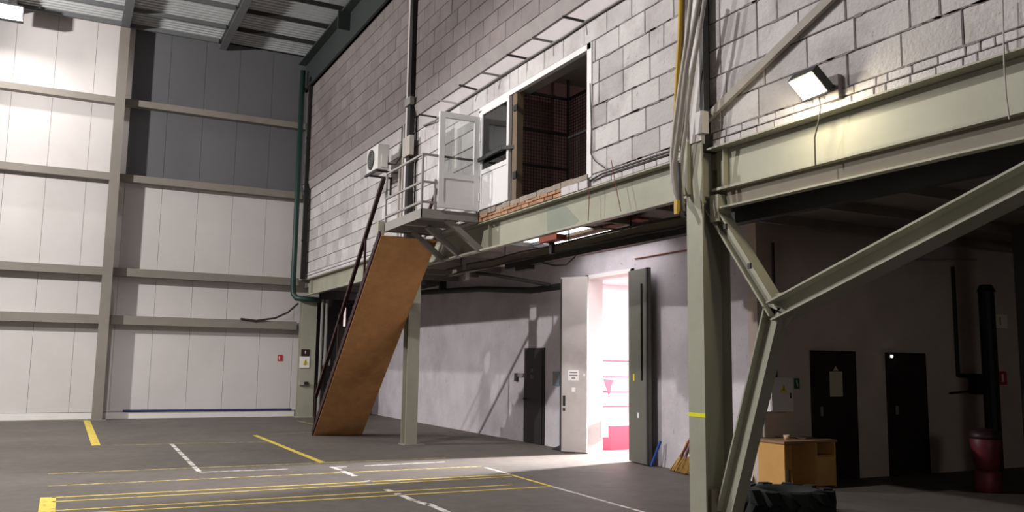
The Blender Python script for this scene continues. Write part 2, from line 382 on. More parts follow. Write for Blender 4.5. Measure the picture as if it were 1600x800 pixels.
# ---- recess under the mezzanine
BX = 9.2
OY0, OY1, OZ = 12.95, 14.42, 3.42
wr = MB(); wr.box(BX, BX+.3, 9.95, OY0, 0, 4.05).box(BX, BX+.3, OY1, 28, 0, 4.05).box(BX, BX+.3, OY0, OY1, OZ, 4.05)
obj('wall_recess', wr, 'wall_recess', label='mauve-grey plastered wall of the recess under the mezzanine', cat='wall', kind='structure')
obj('wall_recess_end', B(6.75, 9.3, 28, 28.3, 0, 4.05), 'wall_recess', label='short end wall of the recess', cat='wall', kind='structure')
obj('wall_alcove', B(9.2, 18.2, 9.75, 9.95, 0, 4.05), 'wall_dark', label='dim plaster wall with two dark doors', cat='wall', kind='structure')
obj('wall_alcove_side', B(18.2, 18.5, -9.3, 20, 0, 4.05), 'wall_dark', label='side wall closing the dim alcove', cat='wall', kind='structure')
SK = (7.5, 8.98, 12.0, 14.6)   # opening in the recess ceiling
cs = MB()
for a in ((6.64, 18.4, -9, SK[2]), (6.64, 18.4, SK[3], 28.2), (6.64, SK[0], SK[2], SK[3]), (SK[1], 18.4, SK[2], SK[3])): cs.box(*a, 4.0, 4.19)
obj('ceiling_recess', cs, 'ceiling_dark', label='dark soffit of the mezzanine floor', cat='ceiling', kind='structure')
jm = MB(); y = 2.0
while y < 27: jm.box(6.75, 9.15 if y > 9.7 else 17, y, y+.08, 3.86, 4.0) if not (SK[2]-.1 < y < SK[3]) else None; y += 1.25
obj('trim_1', jm, 'ceiling_dark', label='dark joists beneath the mezzanine floor', cat='trim', kind='structure')
# boxing room behind the double door
obj('wall_gym_far', B(15.2, 15.5, 11.6, 20, 0, 4.05), 'wall_room', label='bright white end wall of the boxing room', cat='wall', kind='structure')
obj('wall_gym_side', B(9.5, 15.5, 19.6, 19.9, 0, 4.05), 'wall_room', label='bright white long wall behind the boxing ring', cat='wall', kind='structure')
obj('wall_gym_near', B(9.5, 15.5, 11.5, 11.7, 0, 4.05), 'wall_room', label='bright white near wall of the boxing room', cat='wall', kind='structure')
obj('ceiling_gym', B(9.5, 15.3, 11.6, 19.8, 3.9, 3.98), 'wall_room', label='white ceiling of the boxing room', cat='ceiling', kind='structure')
wn = obj('window_1', B(15.16, 15.2, 13.9, 14.55, 2.15, 3.05), 'pvc', label='bright window in the boxing room end wall', cat='window', kind='structure')
obj('pane', B(15.14, 15.16, 13.95, 14.5, 2.2, 3.0), 'sky_glow', wn)
area('window_daylight', (15.1, 14.22, 2.6), (7.9, 13.6, 0), 950, .5, .7, (1, .97, .97), 50)
area('gym_ceiling_light', (12.9, 16.4, 3.85), (12.9, 16.4, 0), 430, 2, 4, (1, .98, .98))
# mezzanine interior behind the doorway
mi = MB(); mi.box(6.6, 12, 8, 16, 4.19, 4.32); obj('floor_mezzanine', mi, 'ceiling_dark', label='dark mezzanine floor inside the upper doorway', cat='floor', kind='structure')
obj('ceiling_mezzanine', B(6.78, 12, 8, 16, 6.75, 6.9), 'ceiling_dark', label='dark ceiling inside the upper doorway', cat='ceiling', kind='structure')
obj('wall_mezzanine', B(6.78, 12, 12.95, 13.1, 4.3, 6.8), 'brick_inner', label='reddish inner wall behind the wire cage', cat='wall', kind='structure')
obj('wall_mezzanine_back', B(9.0, 9.2, 8, 13, 4.3, 6.8), 'ceiling_dark', label='dark inner wall behind the side cage', cat='wall', kind='structure')
spot('mezzanine_bulb', (8.4, 10.3, 6.5), (8, 12.9, 5.2), 14, 150, .5, .05, (1, .9, .85))

# ================================================================== STEEL FRAME
def column(name, label, x0, x1, y0, y1, z0, z1, m, parent=None, group=None):
    t = parent or thing(name, label, 'column', ((x0+x1)/2, (y0+y1)/2, z0), group)
    obj('flange', B(x0, x0+.02, y0, y1, z0, z1), m, t); obj('flange', B(x1-.02, x1, y0, y1, z0, z1), m, t)
    obj('web', B(x0+.02, x1-.02, (y0+y1)/2-.008, (y0+y1)/2+.008, z0, z1), m, t); return t
# long beams, one per bay
def beam(y0, y1, label, fx=6.475):
    t = thing('steel_beam', label, 'beam', (6.61, (y0+y1)/2, 3.66), 'steel beams carrying the block wall')
    obj('web', B(6.60, 6.62, y0, y1, 3.74, 4.185), 'steel_green', t)
    obj('flange', B(fx, 6.72, y0, y1, 4.19, 4.208), 'steel_green', t); obj('flange', B(6.515, 6.625, y0, y1, 3.71, 3.74), 'steel_green', t)
    return t
bm1 = beam(17.38, 26.45, 'pale green steel beam beside the plywood-backed staircase')
bm2 = beam(7.92, 17.12, 'pale green steel beam under the upper doorway')
bm3 = beam(-1.0, 7.6, 'pale green steel beam with the glowing floodlight above it', 6.445)
for t, ys in ((bm1, (25.9,)), (bm2, (13.55,)), (bm3, (7.42,))):
    for y in ys: obj('stiffener', B(6.53, 6.6, y-.006, y+.006, 3.74, 4.19), 'steel_green', t)
pp_ = [PX(x_, y_, 6.598) for x_, y_ in ((854, 328), (868, 318), (884, 322), (897, 336), (905, 345), (890, 357), (870, 362), (855, 364))]
obj('paint_patch', MB().poly(pp_, (.003, 0, 0)), 'steel_patch', bm2, label='darker repainted patch')
# second channel under the near bay
c2 = thing('channel_beam', 'brownish steel channel slung under the floodlit beam', 'beam', (6.6, 4, 3.45))
obj('web', B(6.60, 6.615, -1, 7.45, 3.51, 3.71), 'steel_brown', c2); obj('flange', B(6.50, 6.60, -1, 7.45, 3.49, 3.51), 'steel_green', c2)
obj('purlin_beam', B(6.98, 7.1, -1, 8.3, 3.40, 3.62), 'steel_dark', label='dark box beam behind the channel', cat='beam')
# column between the bays, nearest
cb = column('steel_column', 'thick green-grey steel column with yellow tape by the diagonal braces', 6.39, 6.79, 7.62, 7.90, 0.0, 4.30, 'steel_green')
obj('tape_band', MB().box(6.386, 6.392, 7.615, 7.905, 1.14, 1.185), 'tape_yellow', cb, label='yellow tape')
obj('base_plate', B(6.34, 6.86, 7.55, 7.97, 0, .025), 'steel_green', cb); obj('gusset', B(6.45, 6.75, 7.60, 7.625, .025, .36), 'steel_brown', cb)
column('', '', 6.37, 6.60, 7.60, 7.82, 4.30, 11.3, 'steel_white', cb)
obj('channel', B(6.34, 6.39, 7.82, 7.95, 3.70, 4.33), 'steel_green', cb); obj('channel', B(6.34, 6.39, 7.82, 7.95, 4.33, 11.3), 'steel_white', cb)
obj('bracket', B(6.30, 6.40, 7.5, 7.62, 4.36, 4.62), 'steel_white', cb); obj('duct', B(6.36, 6.44, 7.53, 7.60, 4.62, 11), 'steel_dark', cb, label='dark cable duct')
ca = thing('steel_column', 'steel column standing beside the lower end of the plywood sheet', 'column', (6.55, 17.25, 0))
for ya in (17.12, 17.38): obj('flange', B(6.42, 6.68, ya, ya+.02, 0, 3.66), 'steel_green', ca)
obj('web', B(6.54, 6.56, 17.14, 17.38, 0, 3.66), 'steel_green', ca)
column('', '', 6.36, 6.56, 17.30, 17.52, 4.19, 11.3, 'steel_white', ca)
obj('base_plate', B(6.38, 6.84, 17.04, 17.42, 0, .02), 'steel_grey', ca)
obj('duct', B(6.30, 6.40, 17.08, 17.26, 4.2, 11), 'black', ca, label='black cable duct')
obj('junction_box', B(6.26, 6.36, 17.0, 17.34, 7.25, 7.42), 'steel_grey', ca); obj('junction_box', B(6.26, 6.36, 16.95, 17.36, 6.12, 6.55), 'conduit', ca)
obj('conduit', T([(6.38, 17.66, 4.2), (6.38, 17.66, 6.95)], .025), 'conduit', ca); obj('conduit', T([(6.42, 17.98, 4.2), (6.42, 17.98, 6.6)], .03), 'conduit', ca)
cc = thing('steel_column', 'steel column in the far corner hung with a yellow hazard sign', 'column', (6.65, 26.6, 0))
for ya in (26.45, 26.75): obj('flange', B(6.44, 6.9, ya, ya+.02, 0, 3.66), 'steel_green', cc)
obj('web', B(6.66, 6.68, 26.47, 26.75, 0, 3.66), 'steel_green', cc)
column('', '', 6.36, 6.55, 26.40, 26.62, 4.19, 11.0, 'steel_white', cc)
obj('duct', B(6.3, 6.42, 26.2, 26.36, 4.2, 10.6), 'black', cc)
for z in (8.6, 6.9, 5.35): obj('pipe_clip', B(6.27, 6.42, 26.22, 26.28, z, z+.06), 'black', cc)
obj('conduit', T([(7.02, 26.3, 0), (7.02, 26.3, 3.6)], .045), 'steel_grey', cc); obj('conduit', T([(7.16, 26.3, 1.4), (7.16, 26.3, 3.6)], .05), 'steel_grey', cc)
obj('base_plate', B(6.4, 6.9, 26.4, 26.8, 0, .02), 'steel_green', cc)
# diagonal braces
nd = PX(1216, 487, 6.6)
br = thing('diagonal_brace', 'forked green-grey steel brace beside the taped column', 'brace', (6.6, 7.55, 0))
obj('lower_leg', MB().ibeam((6.6, 7.52, .05), nd+Vector((0, .02, .02)), .16, .24, (0, -1, .4)), 'steel_green', br)
obj('long_arm', MB().ibeam(nd, (6.6, 2.6, nd.z+(3.62-nd.z)*1.0+.02), .28, .21, (0, 0, 1)), 'steel_green', br)
obj('short_arm', MB().ibeam(nd, (6.6, 7.66, 3.55), .16, .16, (0, 1, 0)), 'steel_green', br)
obj('node_plate', MB().poly([(6.6, nd.y+.22, nd.z+.18), (6.6, nd.y+.16, nd.z-.32), (6.6, nd.y-.12, nd.z-.16), (6.6, nd.y-.3, nd.z+.05), (6.6, nd.y-.1, nd.z+.2)], (.016, 0, 0)), 'steel_green', br)
obj('top_gusset', B(6.5, 6.70, 7.48, 7.62, 3.35, 3.66), 'steel_green', br)
for f in (.4, .78): 
    p = nd.lerp(Vector((6.6, 7.66, 3.55)), f); obj('lug', B(6.50, 6.53, p.y-.09, p.y-.05, p.z-.03, p.z+.03), 'steel_dark', br)
# white painted wall brace
a, b = PX(1102, 188, 6.455), PX(1310, -14, 6.455)
obj('wall_brace', MB().bar(a, b, .095, .05, (0, 1, 1)), 'strut', label='slanting pale steel strut bolted across the white blocks', cat='brace')
# far wall frame
fc = thing('steel_column', 'slender steel column standing against the white panels', 'column', (.95, 26.8, 0))
obj('flange', B(.82, 1.08, 26.62, 26.64, 0, 11.3), 'girt', fc); obj('flange', B(.82, 1.08, 26.98, 27.0, 0, 11.3), 'girt', fc); obj('web', B(.942, .958, 26.64, 26.98, 0, 11.3), 'girt', fc)
obj('base_plate', B(.72, 1.18, 26.55, 27.1, 0, .02), 'girt', fc)
for i, (z0, z1, w) in enumerate(((9.08, 9.27, 'topmost'), (6.81, 7.02, 'upper'), (4.05, 4.28, 'middle'), (2.67, 2.92, 'lowest'))):
    for xa, xb, side in ((-16, .86, 'on the bay under the roof lamp'), (1.05, 6.4, 'on the bay beside the green pipe')):
        g = obj('wall_girt', B(xa, xb, 26.92, 27.2, z0, z1), 'girt', label=f'{w} horizontal steel rail {side}', cat='rail', group='steel rails on the panel wall')
# roof members
ORD = ['first', 'second', 'third', 'fourth', 'fifth', 'sixth', 'seventh', 'eighth']
for i, xx in enumerate((3.75, .95, -1.9, -4.7, -7.5)):
    obj('roof_beam', MB().ibeam((xx, 10, 11.44), (xx, 27.15, 11.44), .22, .24, (0, 0, 1)), 'roof_steel', label=f'{ORD[i]} roof rafter out from the block wall', cat='beam', group='roof rafters')
for i, yy in enumerate((26.9, 25.6, 24.0, 22.4, 20.8, 19.2)):
    obj('roof_purlin', B(-12, 3.6, yy, yy+.1, 11.44, 11.56), 'roof_steel', label=f'{ORD[i]} deep roof purlin out from the panel wall', cat='beam', group='roof purlins')
for i, yy in enumerate((25.6, 24.1, 22.6, 21.1, 19.6)):
    obj('roof_purlin', B(3.9, 6.4, yy, yy+.06, 11.44, 11.56), 'steel_dark', label=f'{ORD[i]} thin purlin between block wall and rafter, counted from the panel wall', cat='beam', group='thin roof purlins')
eb = thing('eave_beam', 'dark green beam along the top of the grey block wall', 'beam', (6.3, 18, 10.32))
obj('web', B(6.34, 6.4, 8, 27, 10.32, 11.2), 'roof_green', eb); obj('flange', B(6.1, 6.5, 8, 27, 11.2, 11.25), 'roof_green', eb); obj('flange', B(6.27, 6.4, 8, 27, 10.32, 10.37), 'roof_green', eb)
for y in (22.1,): obj('knee_plate', B(6.0, 6.34, y, y+.06, 10.7, 11.2), 'roof_green', eb)

# ================================================================== DOORS
# double door of the boxing room
dd = thing('door_1', 'tall steel double door standing open to the bright boxing room', 'door', (BX-.05, 13.7, 0), kind='structure')
def leaf(name, h, e, th, z1, m, parent, label):
    h, e = Vector((*h, 0)), Vector((*e, 0)); d = (e-h).normalized(); n = Vector((d.y, -d.x, 0))
    if n.x > 0: n = -n
    pts = [Vector((0, 0, z))+p+q for z in (.02, z1) for q in (Vector(), n*th) for p in (h, e)]
    o = obj(name, MB().hexa(pts), m, parent, label); return o, h, e, d, n
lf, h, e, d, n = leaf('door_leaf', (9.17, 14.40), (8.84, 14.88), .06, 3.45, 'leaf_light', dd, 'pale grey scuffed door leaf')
def onleaf(u, z, w, hh, out=.004, H=h, D=d, N=n, TH=.06):
    c = H+D*u+N*TH; pts = [c+D*i+N*k+Vector((0, 0, z+j)) for j in (-hh/2, hh/2) for k in (0, out) for i in (-w/2, w/2)]; return MB().hexa(pts)
obj('edge_strip', onleaf(.565, 1.72, .03, 3.4, .01), 'steel_dark', lf)
obj('handle_plate', onleaf(.49, 1.0, .05, .2, .012), 'black', lf); obj('keyhole', onleaf(.49, .83, .05, .05, .008), 'black', lf)
sg = obj('notice', onleaf(.29, 1.50, .23, .2), 'paper', lf, label='white paper notice with three printed lines')
for z, w in ((1.555, .16), (1.50, .17), (1.445, .08)): obj('printed_line', onleaf(.29, z, w, .022, .006), 'ink', sg)
obj('sticker', onleaf(.285, 1.22, .08, .085), 'paper', lf); obj('sticker', onleaf(.06, 1.51, .04, .05), 'paper', lf)
lf2, h2, e2, d2, n2 = leaf('door_leaf', (9.16, 12.93), (9.06, 12.2), .06, 3.42, 'leaf_grey', dd, 'dark grey door leaf folded back on the wall')
k2 = dict(H=h2, D=d2, N=n2, TH=.06)
obj('sticker', onleaf(.2, 1.5, .05, .12, **k2), 'sign_yellow', lf2); obj('sticker', onleaf(.36, .84, .06, .09, **k2), 'paper', lf2)
obj('bolt_rod', onleaf(.52, 2.3, .025, 1.7, .03, **k2), 'steel_dark', lf2); obj('edge_strip', onleaf(.71, 1.72, .05, 3.4, .02, **k2), 'steel_dark', lf2)
fr = MB(); fr.box(BX-.03, BX+.31, OY1-.02, OY1+.09, 0, OZ+.06).box(BX-.03, BX+.31, OY0-.06, OY0+.02, 0, OZ+.06).box(BX-.03, BX+.31, OY0-.06, OY1+.09, OZ-.02, OZ+.06)
obj('door_frame', fr, 'wall_room', dd)
obj('broken_block', B(BX+.25, BX+.42, OY1-.05, OY1+.06, .30, .62), 'base_white', dd)
# black toilet door
bd = thing('door_2', 'narrow black door in the recess wall', 'door', (BX-.03, 16.6, 0), kind='structure')
sl = obj('door_slab', B(BX-.05, BX, 16.22, 17.0, .0, 2.0), 'door_black', bd); obj('door_frame', MB().box(BX-.03, BX, 16.16, 17.06, 2.0, 2.06).box(BX-.03, BX, 16.16, 16.22, 0, 2.0).box(BX-.03, BX, 17.0, 17.06, 0, 2.0), 'door_black', bd)
obj('knob', T([(BX-.05, 16.93, .95), (BX-.11, 16.93, .95)], .025), 'steel_dark', bd)
text('letter_m', 'M', .13, 'ink', sl, Vector((BX-.053, 16.66, 1.56)), (0, -1, 0), (0, 0, 1))
mk = MB()
for y in (16.70, 16.62): mk.tube([(BX-.053, y+.03*math.cos(t), 1.43+.035*math.sin(t)) for t in [i*math.pi/4 for i in range(9)]], .008, 5)
obj('emblem', mk, 'ink', sl)
# two dark doors of the alcove
for i, (xa, xb, nm, lb) in enumerate(((10.25, 11.21, 'door_3', 'dark brown door with a pale sheet of paper'), (11.94, 12.88, 'door_4', 'dark brown door under a tiny white lamp'))):
    t = thing(nm, lb, 'door', ((xa+xb)/2, 9.72, 0), kind='structure')
    s_ = obj('door_slab', B(xa+.05, xb-.05, 9.69, 9.75, 0, 1.93), 'door_dark', t); obj('door_frame', MB().box(xa, xb, 9.70, 9.75, 1.93, 1.98).box(xa, xa+.05, 9.70, 9.75, 0, 1.93).box(xb-.05, xb, 9.70, 9.75, 0, 1.93), 'door_dark', t)
    obj('handle', MB().bar((xa+.13, 9.66, .98), (xa+.13, 9.66, 1.12), .03, .03), 'steel_grey', t)
    if i == 0:
        obj('paper_sheet', B(10.60, 10.87, 9.68, 9.69, 1.27, 1.66), 'sign_cream', s_); obj('paper_tip', MB().poly([(10.68, 9.68, 1.67), (10.79, 9.68, 1.67), (10.735, 9.68, 1.74)], (0, .01, 0)), 'sign_cream', s_)
led = thing('door_lamp', 'tiny glowing white lamp above the corner of a dark door', 'lamp', (11.98, 9.7, 1.9))
obj('lamp_base', B(11.95, 12.02, 9.66, 9.70, 1.88, 1.95), 'steel_dark', led); obj('lamp_glass', MB().lathe(11.985, 9.65, [(.005, 0), (.02, .01), (.02, .03), (.005, .04)], 10, 1.895), 'led_glow', led)
# dark gate at the end of the recess
eg = thing('door_5', 'black gate leaf closing the far end of the recess', 'door', (7.7, 26.9, 0), kind='structure')
gl = obj('gate_panel', B(7.0, 8.45, 26.85, 26.95, 0, 3.66), 'door_black', eg)
obj('frame_post', B(6.9, 7.0, 26.8, 27.0, 0, 3.66), 'black', eg); obj('frame_post', B(8.45, 8.55, 26.8, 27.0, 0, 3.66), 'black', eg)
obj('glazed_slit', B(7.86, 7.93, 26.84, 26.85, 2.82, 3.42), 'slit_glow', gl); obj('paper_sheet', B(7.24, 7.48, 26.835, 26.85, 1.58, 1.80), 'paper', gl)
# upper doorway: frame, open glazed leaf, second leaf
ud = thing('door_6', 'white plastic balcony door with one leaf swung open over the platform', 'door', (FX, 13.2, 4.4), kind='structure')
fm = MB(); fm.box(FX-.02, FX+.06, 10.14, 13.92, 6.27, 6.36)
obj('head_trim', fm, 'pvc', ud); obj('jamb_trim', B(FX-.02, FX+.06, 10.12, 10.24, 4.36, 6.36), 'pvc', ud); obj('jamb_trim', B(FX-.02, FX+.07, 13.82, 13.92, 4.36, 6.3), 'pvc', ud)
obj('head_soffit', B(FX+.06, FX+.3, 10.2, 13.9, 6.30, 6.34), 'steel_grey', ud); obj('jamb_reveal', B(FX+.06, FX+.3, 10.16, 10.2, 4.36, 6.34), 'steel_grey', ud)
def leafmesh(parent, name, o, u, n, w, z0, z1, zs, fw=.09, label=None, glass='glass_door'):
    """frame with glass above zs and a solid panel below; o hinge point, u along, n out"""
    o, u, n = Vector(o), Vector(u), Vector(n)
    def bx(a, b, c, d_, th0, th1): return MB().hexa([o+u*i+n*k+Vector((0, 0, j)) for j in (c, d_) for k in (th0, th1) for i in (a, b)])
    L_ = obj(name, bx(0, fw, z0, z1, 0, .06), 'pvc', parent, label)
    obj('stile', bx(w-fw, w, z0, z1, 0, .06), 'pvc', L_)
    for a, b in ((z0, z0+fw), (zs, zs+fw), (z1-fw, z1)): obj('rail', bx(fw, w-fw, a, b, 0, .06), 'pvc', L_)
    obj('lower_panel', bx(fw, w-fw, z0+fw, zs, .02, .045), 'pvc', L_); obj('glass_pane', bx(fw, w-fw, zs+fw, z1-fw, .025, .035), glass, L_)
    return L_
ol = leafmesh(ud, 'open_leaf', (6.44, 13.86, 0), (-1, 0, 0), (0, -1, 0), .78, 4.42, 6.16, 4.96, .1, 'white door leaf swung out at right angles')
obj('hinge', T([(6.45, 13.8, 5.7), (6.45, 13.8, 5.85)], .02), 'pvc', ol); obj('hinge', T([(6.45, 13.8, 4.6), (6.45, 13.8, 4.75)], .02), 'pvc', ol)
leafmesh(ud, 'second_leaf', (FX+.02, 13.82, 0), (0, -1, 0), (-1, 0, 0), 1.14, 4.44, 6.27, 5.08, .08, 'white glazed leaf with a dark pane', 'glass_dark')
obj('wooden_post', B(FX, FX+.12, 12.46, 12.62, 4.36, 6.3), 'wood_post', ud); obj('post_hinge', B(FX-.02, FX, 12.44, 12.56, 5.95, 6.05), 'black', ud); obj('post_hinge', B(FX-.02, FX, 12.44, 12.56, 4.78, 4.9), 'black', ud)
# wire cage inside
cg = thing('wire_cage', 'dark wire mesh partition inside the upper doorway', 'cage', (7.1, 12.5, 4.32))
for z in (4.36, 5.05, 5.68, 6.32): obj('crossbar', B(6.64, 7.6, 12.58, 12.62, z, z+.045), 'black', cg)
for xx in (6.64, 7.57): obj('upright', B(xx, xx+.04, 12.58, 12.62, 4.32, 6.7), 'black', cg)
ms = MB(); xx = 6.68
while xx < 7.57: ms.box(xx, xx+.006, 12.59, 12.6, 4.4, 6.32); xx += .055
z = 4.4
while z < 6.32: ms.box(6.66, 7.58, 12.59, 12.6, z, z+.006); z += .055
obj('mesh', ms, 'black', cg, kind='stuff')
for z in (4.36, 5.62, 6.32): obj('crossbar', B(7.57, 7.61, 9, 12.6, z, z+.04), 'steel_dark', cg)
obj('upright', B(7.57, 7.61, 10.3, 10.34, 4.32, 6.36), 'steel_dark', cg)
ms = MB(); y = 9.0
while y < 12.58: ms.box(7.585, 7.595, y, y+.006, 4.4, 6.32); y += .055
z = 4.4
while z < 6.32: ms.box(7.585, 7.595, 9, 12.58, z, z+.006); z += .055
obj('mesh', ms, 'black', cg, kind='stuff')

# ================================================================== PLATFORM AND STAIR
PY0, PY1, PX0, PX1, PZD = 13.84, 15.78, 5.36, 6.46, 4.37
pf = thing('steel_platform', 'small grey steel balcony with railing below the open white door', 'platform', (5.9, 14.8, 4.2))
obj('deck', B(PX0+.02, PX1-.03, PY0+.02, PY1, PZD-.03, PZD), 'steel_grey', pf)
obj('edge_channel', B(PX0, PX0+.02, PY0, PY1, PZD-.16, PZD+.01), 'steel_grey', pf); obj('edge_channel', B(PX0, PX1, PY0, PY0+.02, PZD-.15, PZD+.01), 'steel_grey', pf); obj('edge_channel', B(PX0, PX1, PY1-.02, PY1, PZD-.16, PZD+.01), 'steel_grey', pf)
for i, yy in enumerate((13.93, 14.85, 15.65)):
    m_ = 'steel_grey'
    obj('bracket_arm', B(PX0+.02, 6.6, yy-.05, yy+.05, PZD-.14, PZD-.03), m_, pf); obj('bracket_strut', MB().bar((5.88, yy, 4.24), (6.58, yy, 3.72), .1, .1), m_, pf)
for z in (5.35, 4.86, 4.50):
    obj('railing_bar', MB().bar((PX0+.015, PY0, z), (PX0+.015, PY1, z), .035, .035), 'rail_grey', pf); obj('railing_bar', MB().bar((PX0, PY0+.015, z), (PX1-.02, PY0+.015, z), .035, .035), 'rail_grey', pf)
for xx, yy in ((PX0+.015, PY0+.015), (PX0+.015, PY1-.02), (PX1-.03, PY0+.015), (5.62, PY0+.015)):
    obj('railing_post', B(xx-.018, xx+.018, yy-.018, yy+.018, PZD, 5.36 if xx != 5.62 else 4.92), 'rail_grey', pf)
obj('gate_bar', MB().bar((6.43, 13.8, 5.35), (6.40, 12.78, 5.36), .06, .05), 'steel_dark', pf); obj('gate_bar', MB().bar((6.40, 12.78, 5.36), (6.55, 12.50, 5.33), .06, .05), 'steel_dark', pf)
st = thing('staircase', 'steep dark red steel stair with a plywood-covered underside', 'staircase', (5.75, 19.9, 0))
P0, P1 = Vector((0, 20.0, 0)), Vector((0, 15.62, 4.12)); sd = (P1-P0).normalized(); sn = Vector((0, -sd.z, sd.y)); sn = sn if sn.y < 0 else -sn   # sn points to the camera side / down
XL, XR = 5.22, 6.405
pl = [Vector((xx, p.y, p.z))+sn*k for p in (P0, P1) for k in (0, .02) for xx in (XL+.03, XR)]
obj('soffit_board', MB().hexa(pl), 'plywood', st, label='large brown plywood sheet')
for xx in (XL, XR-.04): obj('stringer', MB().hexa([Vector((x_, p.y, p.z))-sn*k for p in (P0, P1) for k in (.0, .12) for x_ in (xx, xx+.04)]), 'stair_red', st)
for k in range(1, 18):
    p = P0.lerp(P1, k/18)-sn*.1; obj('tread', B(XL+.04, XR-.04, p.y-.02, p.y+.2, p.z, p.z+.03), 'steel_dark', st)
def hr(x_, t): p = P0.lerp(P1, t); return Vector((x_, p.y+.02, p.z+1.02))
obj('handrail', MB().bar(hr(XL+.02, .0)+Vector((0, -.15, -.12)), hr(XL+.02, 1.02), .07, .07), 'stair_red', st); obj('handrail', MB().bar(hr(XR-.02, .0), hr(XR-.02, 1.0), .05, .05), 'stair_red', st)
for t_ in (.04, .42, .8):
    for xx in (XL+.02, XR-.02): q = P0.lerp(P1, t_)-sn*.1; obj('handrail_post', B(xx-.02, xx+.02, q.y-.02, q.y+.02, q.z, q.z+.92), 'stair_red', st)
obj('top_post', B(5.24, 5.36, 15.78, 15.9, 4.05, 4.42), 'steel_green', st)

# ================================================================== THINGS ON THE FACADE
ac = thing('air_conditioner', 'white outdoor air conditioner unit bracketed to the block wall', 'air conditioner', (6.05, 18.4, 5.9))
bd_ = obj('body', B(5.92, 6.18, 18.02, 18.82, 5.98, 6.55), 'ac_body', ac)
obj('fan_grille', MB().tube([(5.915, 18.50, 6.27), (5.905, 18.50, 6.27)], .23, 24), 'black', bd_); 
for k in range(1, 5): obj('grille_ring', MB().tube([(5.9, 18.5+.05*k*math.cos(t), 6.27+.05*k*math.sin(t)) for t in [i*math.pi/10 for i in range(21)]], .006, 5), 'steel_grey', bd_)
obj('side_cover', B(6.0, 6.14, 17.995, 18.02, 6.02, 6.3), 'ac_body', bd_)
for yy in (18.1, 18.7): obj('bracket', MB().box(5.9, 6.5, yy, yy+.04, 5.93, 5.97).box(6.46, 6.5, yy, yy+.04, 5.55, 5.95), 'steel_dark', ac)
obj('bracket_bar', B(5.88, 5.93, 18.02, 18.84, 5.92, 5.97), 'steel_dark', ac)
obj('refrigerant_pipe', T([(6.16, 18.03, 6.12), (6.3, 17.92, 6.1), (6.42, 17.9, 6.3), (6.47, 18.0, 6.6), (6.47, 18.0, 7.0)], .025), 'steel_dark', ac)
# rods sticking out at the lower edge of the band
for i, (a, b) in enumerate((((660, 172), (683, 177)), ((690, 141), (716, 157)), ((716, 136), (748, 139)), ((745, 107), (783, 116)), ((786, 84), (825, 90)), ((827, 54), (865, 63)), ((877, 20), (915, 30)))):
    q = PX(*b, FX); q.z = min(q.z, 6.73); p = Vector((FX-.40, q.y+(.32 if i == 1 else .0), q.z + (.12 if i == 1 else .0) + (.04 if i == 2 else 0)))
    obj('anchor_bar', MB().bar(q+Vector((.04, 0, 0)), p, .03, .03), 'steel_dark' if i % 2 == 0 else 'steel_grey', label=f'{ORD[i]} short bar out of the concrete band, counted from the black duct', cat='bar', group='bars along the concrete band')
obj('wall_cable', T([PX(662, 196, 6.46), PX(680, 188, 6.44), PX(700, 172, 6.46), PX(760, 133, 6.46), PX(800, 107, 6.47), PX(880, 58, 6.47), PX(925, 27, 6.47), PX(985, -10, 6.47)], .02, 6), 'steel_grey', label='grey cable running along the foot of the concrete band', cat='cable')
# floodlight on the wall
q = PX(1262, 135, 6.25)
fl = thing('floodlight', 'glowing wall floodlight mounted on the white bricks above the beam', 'lamp', (6.3, q.y, q.z-.12))
fd = Vector((-.62, .05, -.70)).normalized(); fu = (Vector((0, 0, 1))-fd*fd.z).normalized(); fs = fd.cross(fu)
def fbx(c, a, b, t0, t1): return MB().hexa([c+fd*k+fs*i+fu*j for j in (-b, b) for k in (t0, t1) for i in (-a, a)])
obj('housing', fbx(q, .17, .13, -.1, 0), 'steel_dark', fl); obj('glass', fbx(q, .155, .115, .0, .008), 'lamp_glow', fl)
obj('mount_plate', B(6.44, 6.5, q.y-.2, q.y-.06, q.z-.14, q.z+.1), 'concrete_course', fl); obj('arm', MB().bar(q-fd*.09, (6.45, q.y-.16, q.z-.02), .03, .03), 'steel_dark', fl)
obj('power_cable', T([PX(1280, 152, 6.42), PX(1282, 168, 6.41), PX(1279, 190, 6.41), PX(1273, 215, 6.42), PX(1274, 258, 6.42)], .008, 5), 'cable_dark', fl)
pl_ = bpy.data.lights.new('floodlight_beam', 'POINT'); po_ = bpy.data.objects.new('floodlight_beam', pl_); COL.objects.link(po_); pl_.energy = 34; pl_.color = (1, .88, .62); pl_.shadow_soft_size = .07; po_.location = q+fd*.1
obj('thin_rope', T([PX(1566, -5, 6.42), PX(1568, 60, 6.42), PX(1569, 100, 6.42), PX(1572, 150, 6.42), PX(1577, 186, 6.42)], .007, 5), 'conduit', label='thin pale rope hanging down across the floodlit beam', cat='rope')
for pts, lb in (([(918, 285), (921, 300), (919, 345)], 'rusty wire hanging from the white door jamb'), ([(955, 250), (962, 290), (970, 330)], 'rusty wire hanging from the block wall beside the jamb')):
    obj('hanging_wire', T([PX(x_, y_, 6.42) for x_, y_ in pts], .006, 5), 'rust', label=lb, cat='wire')
obj('flat_cable', T([PX(922, 282, 6.46), PX(940, 272, 6.46), PX(990, 255, 6.46), PX(1048, 236, 6.46)], .015, 6), 'cable_dark', label='dark cable along the foot of the blocks beside the column', cat='cable')
obj('wire_loop', T([PX(922, 130, 6.46), PX(924, 200, 6.46), PX(923, 240, 6.46), PX(930, 252, 6.46), PX(945, 262, 6.46)], .008, 5), 'cable_dark', label='thin dark wire looping down beside the white door jamb', cat='wire')
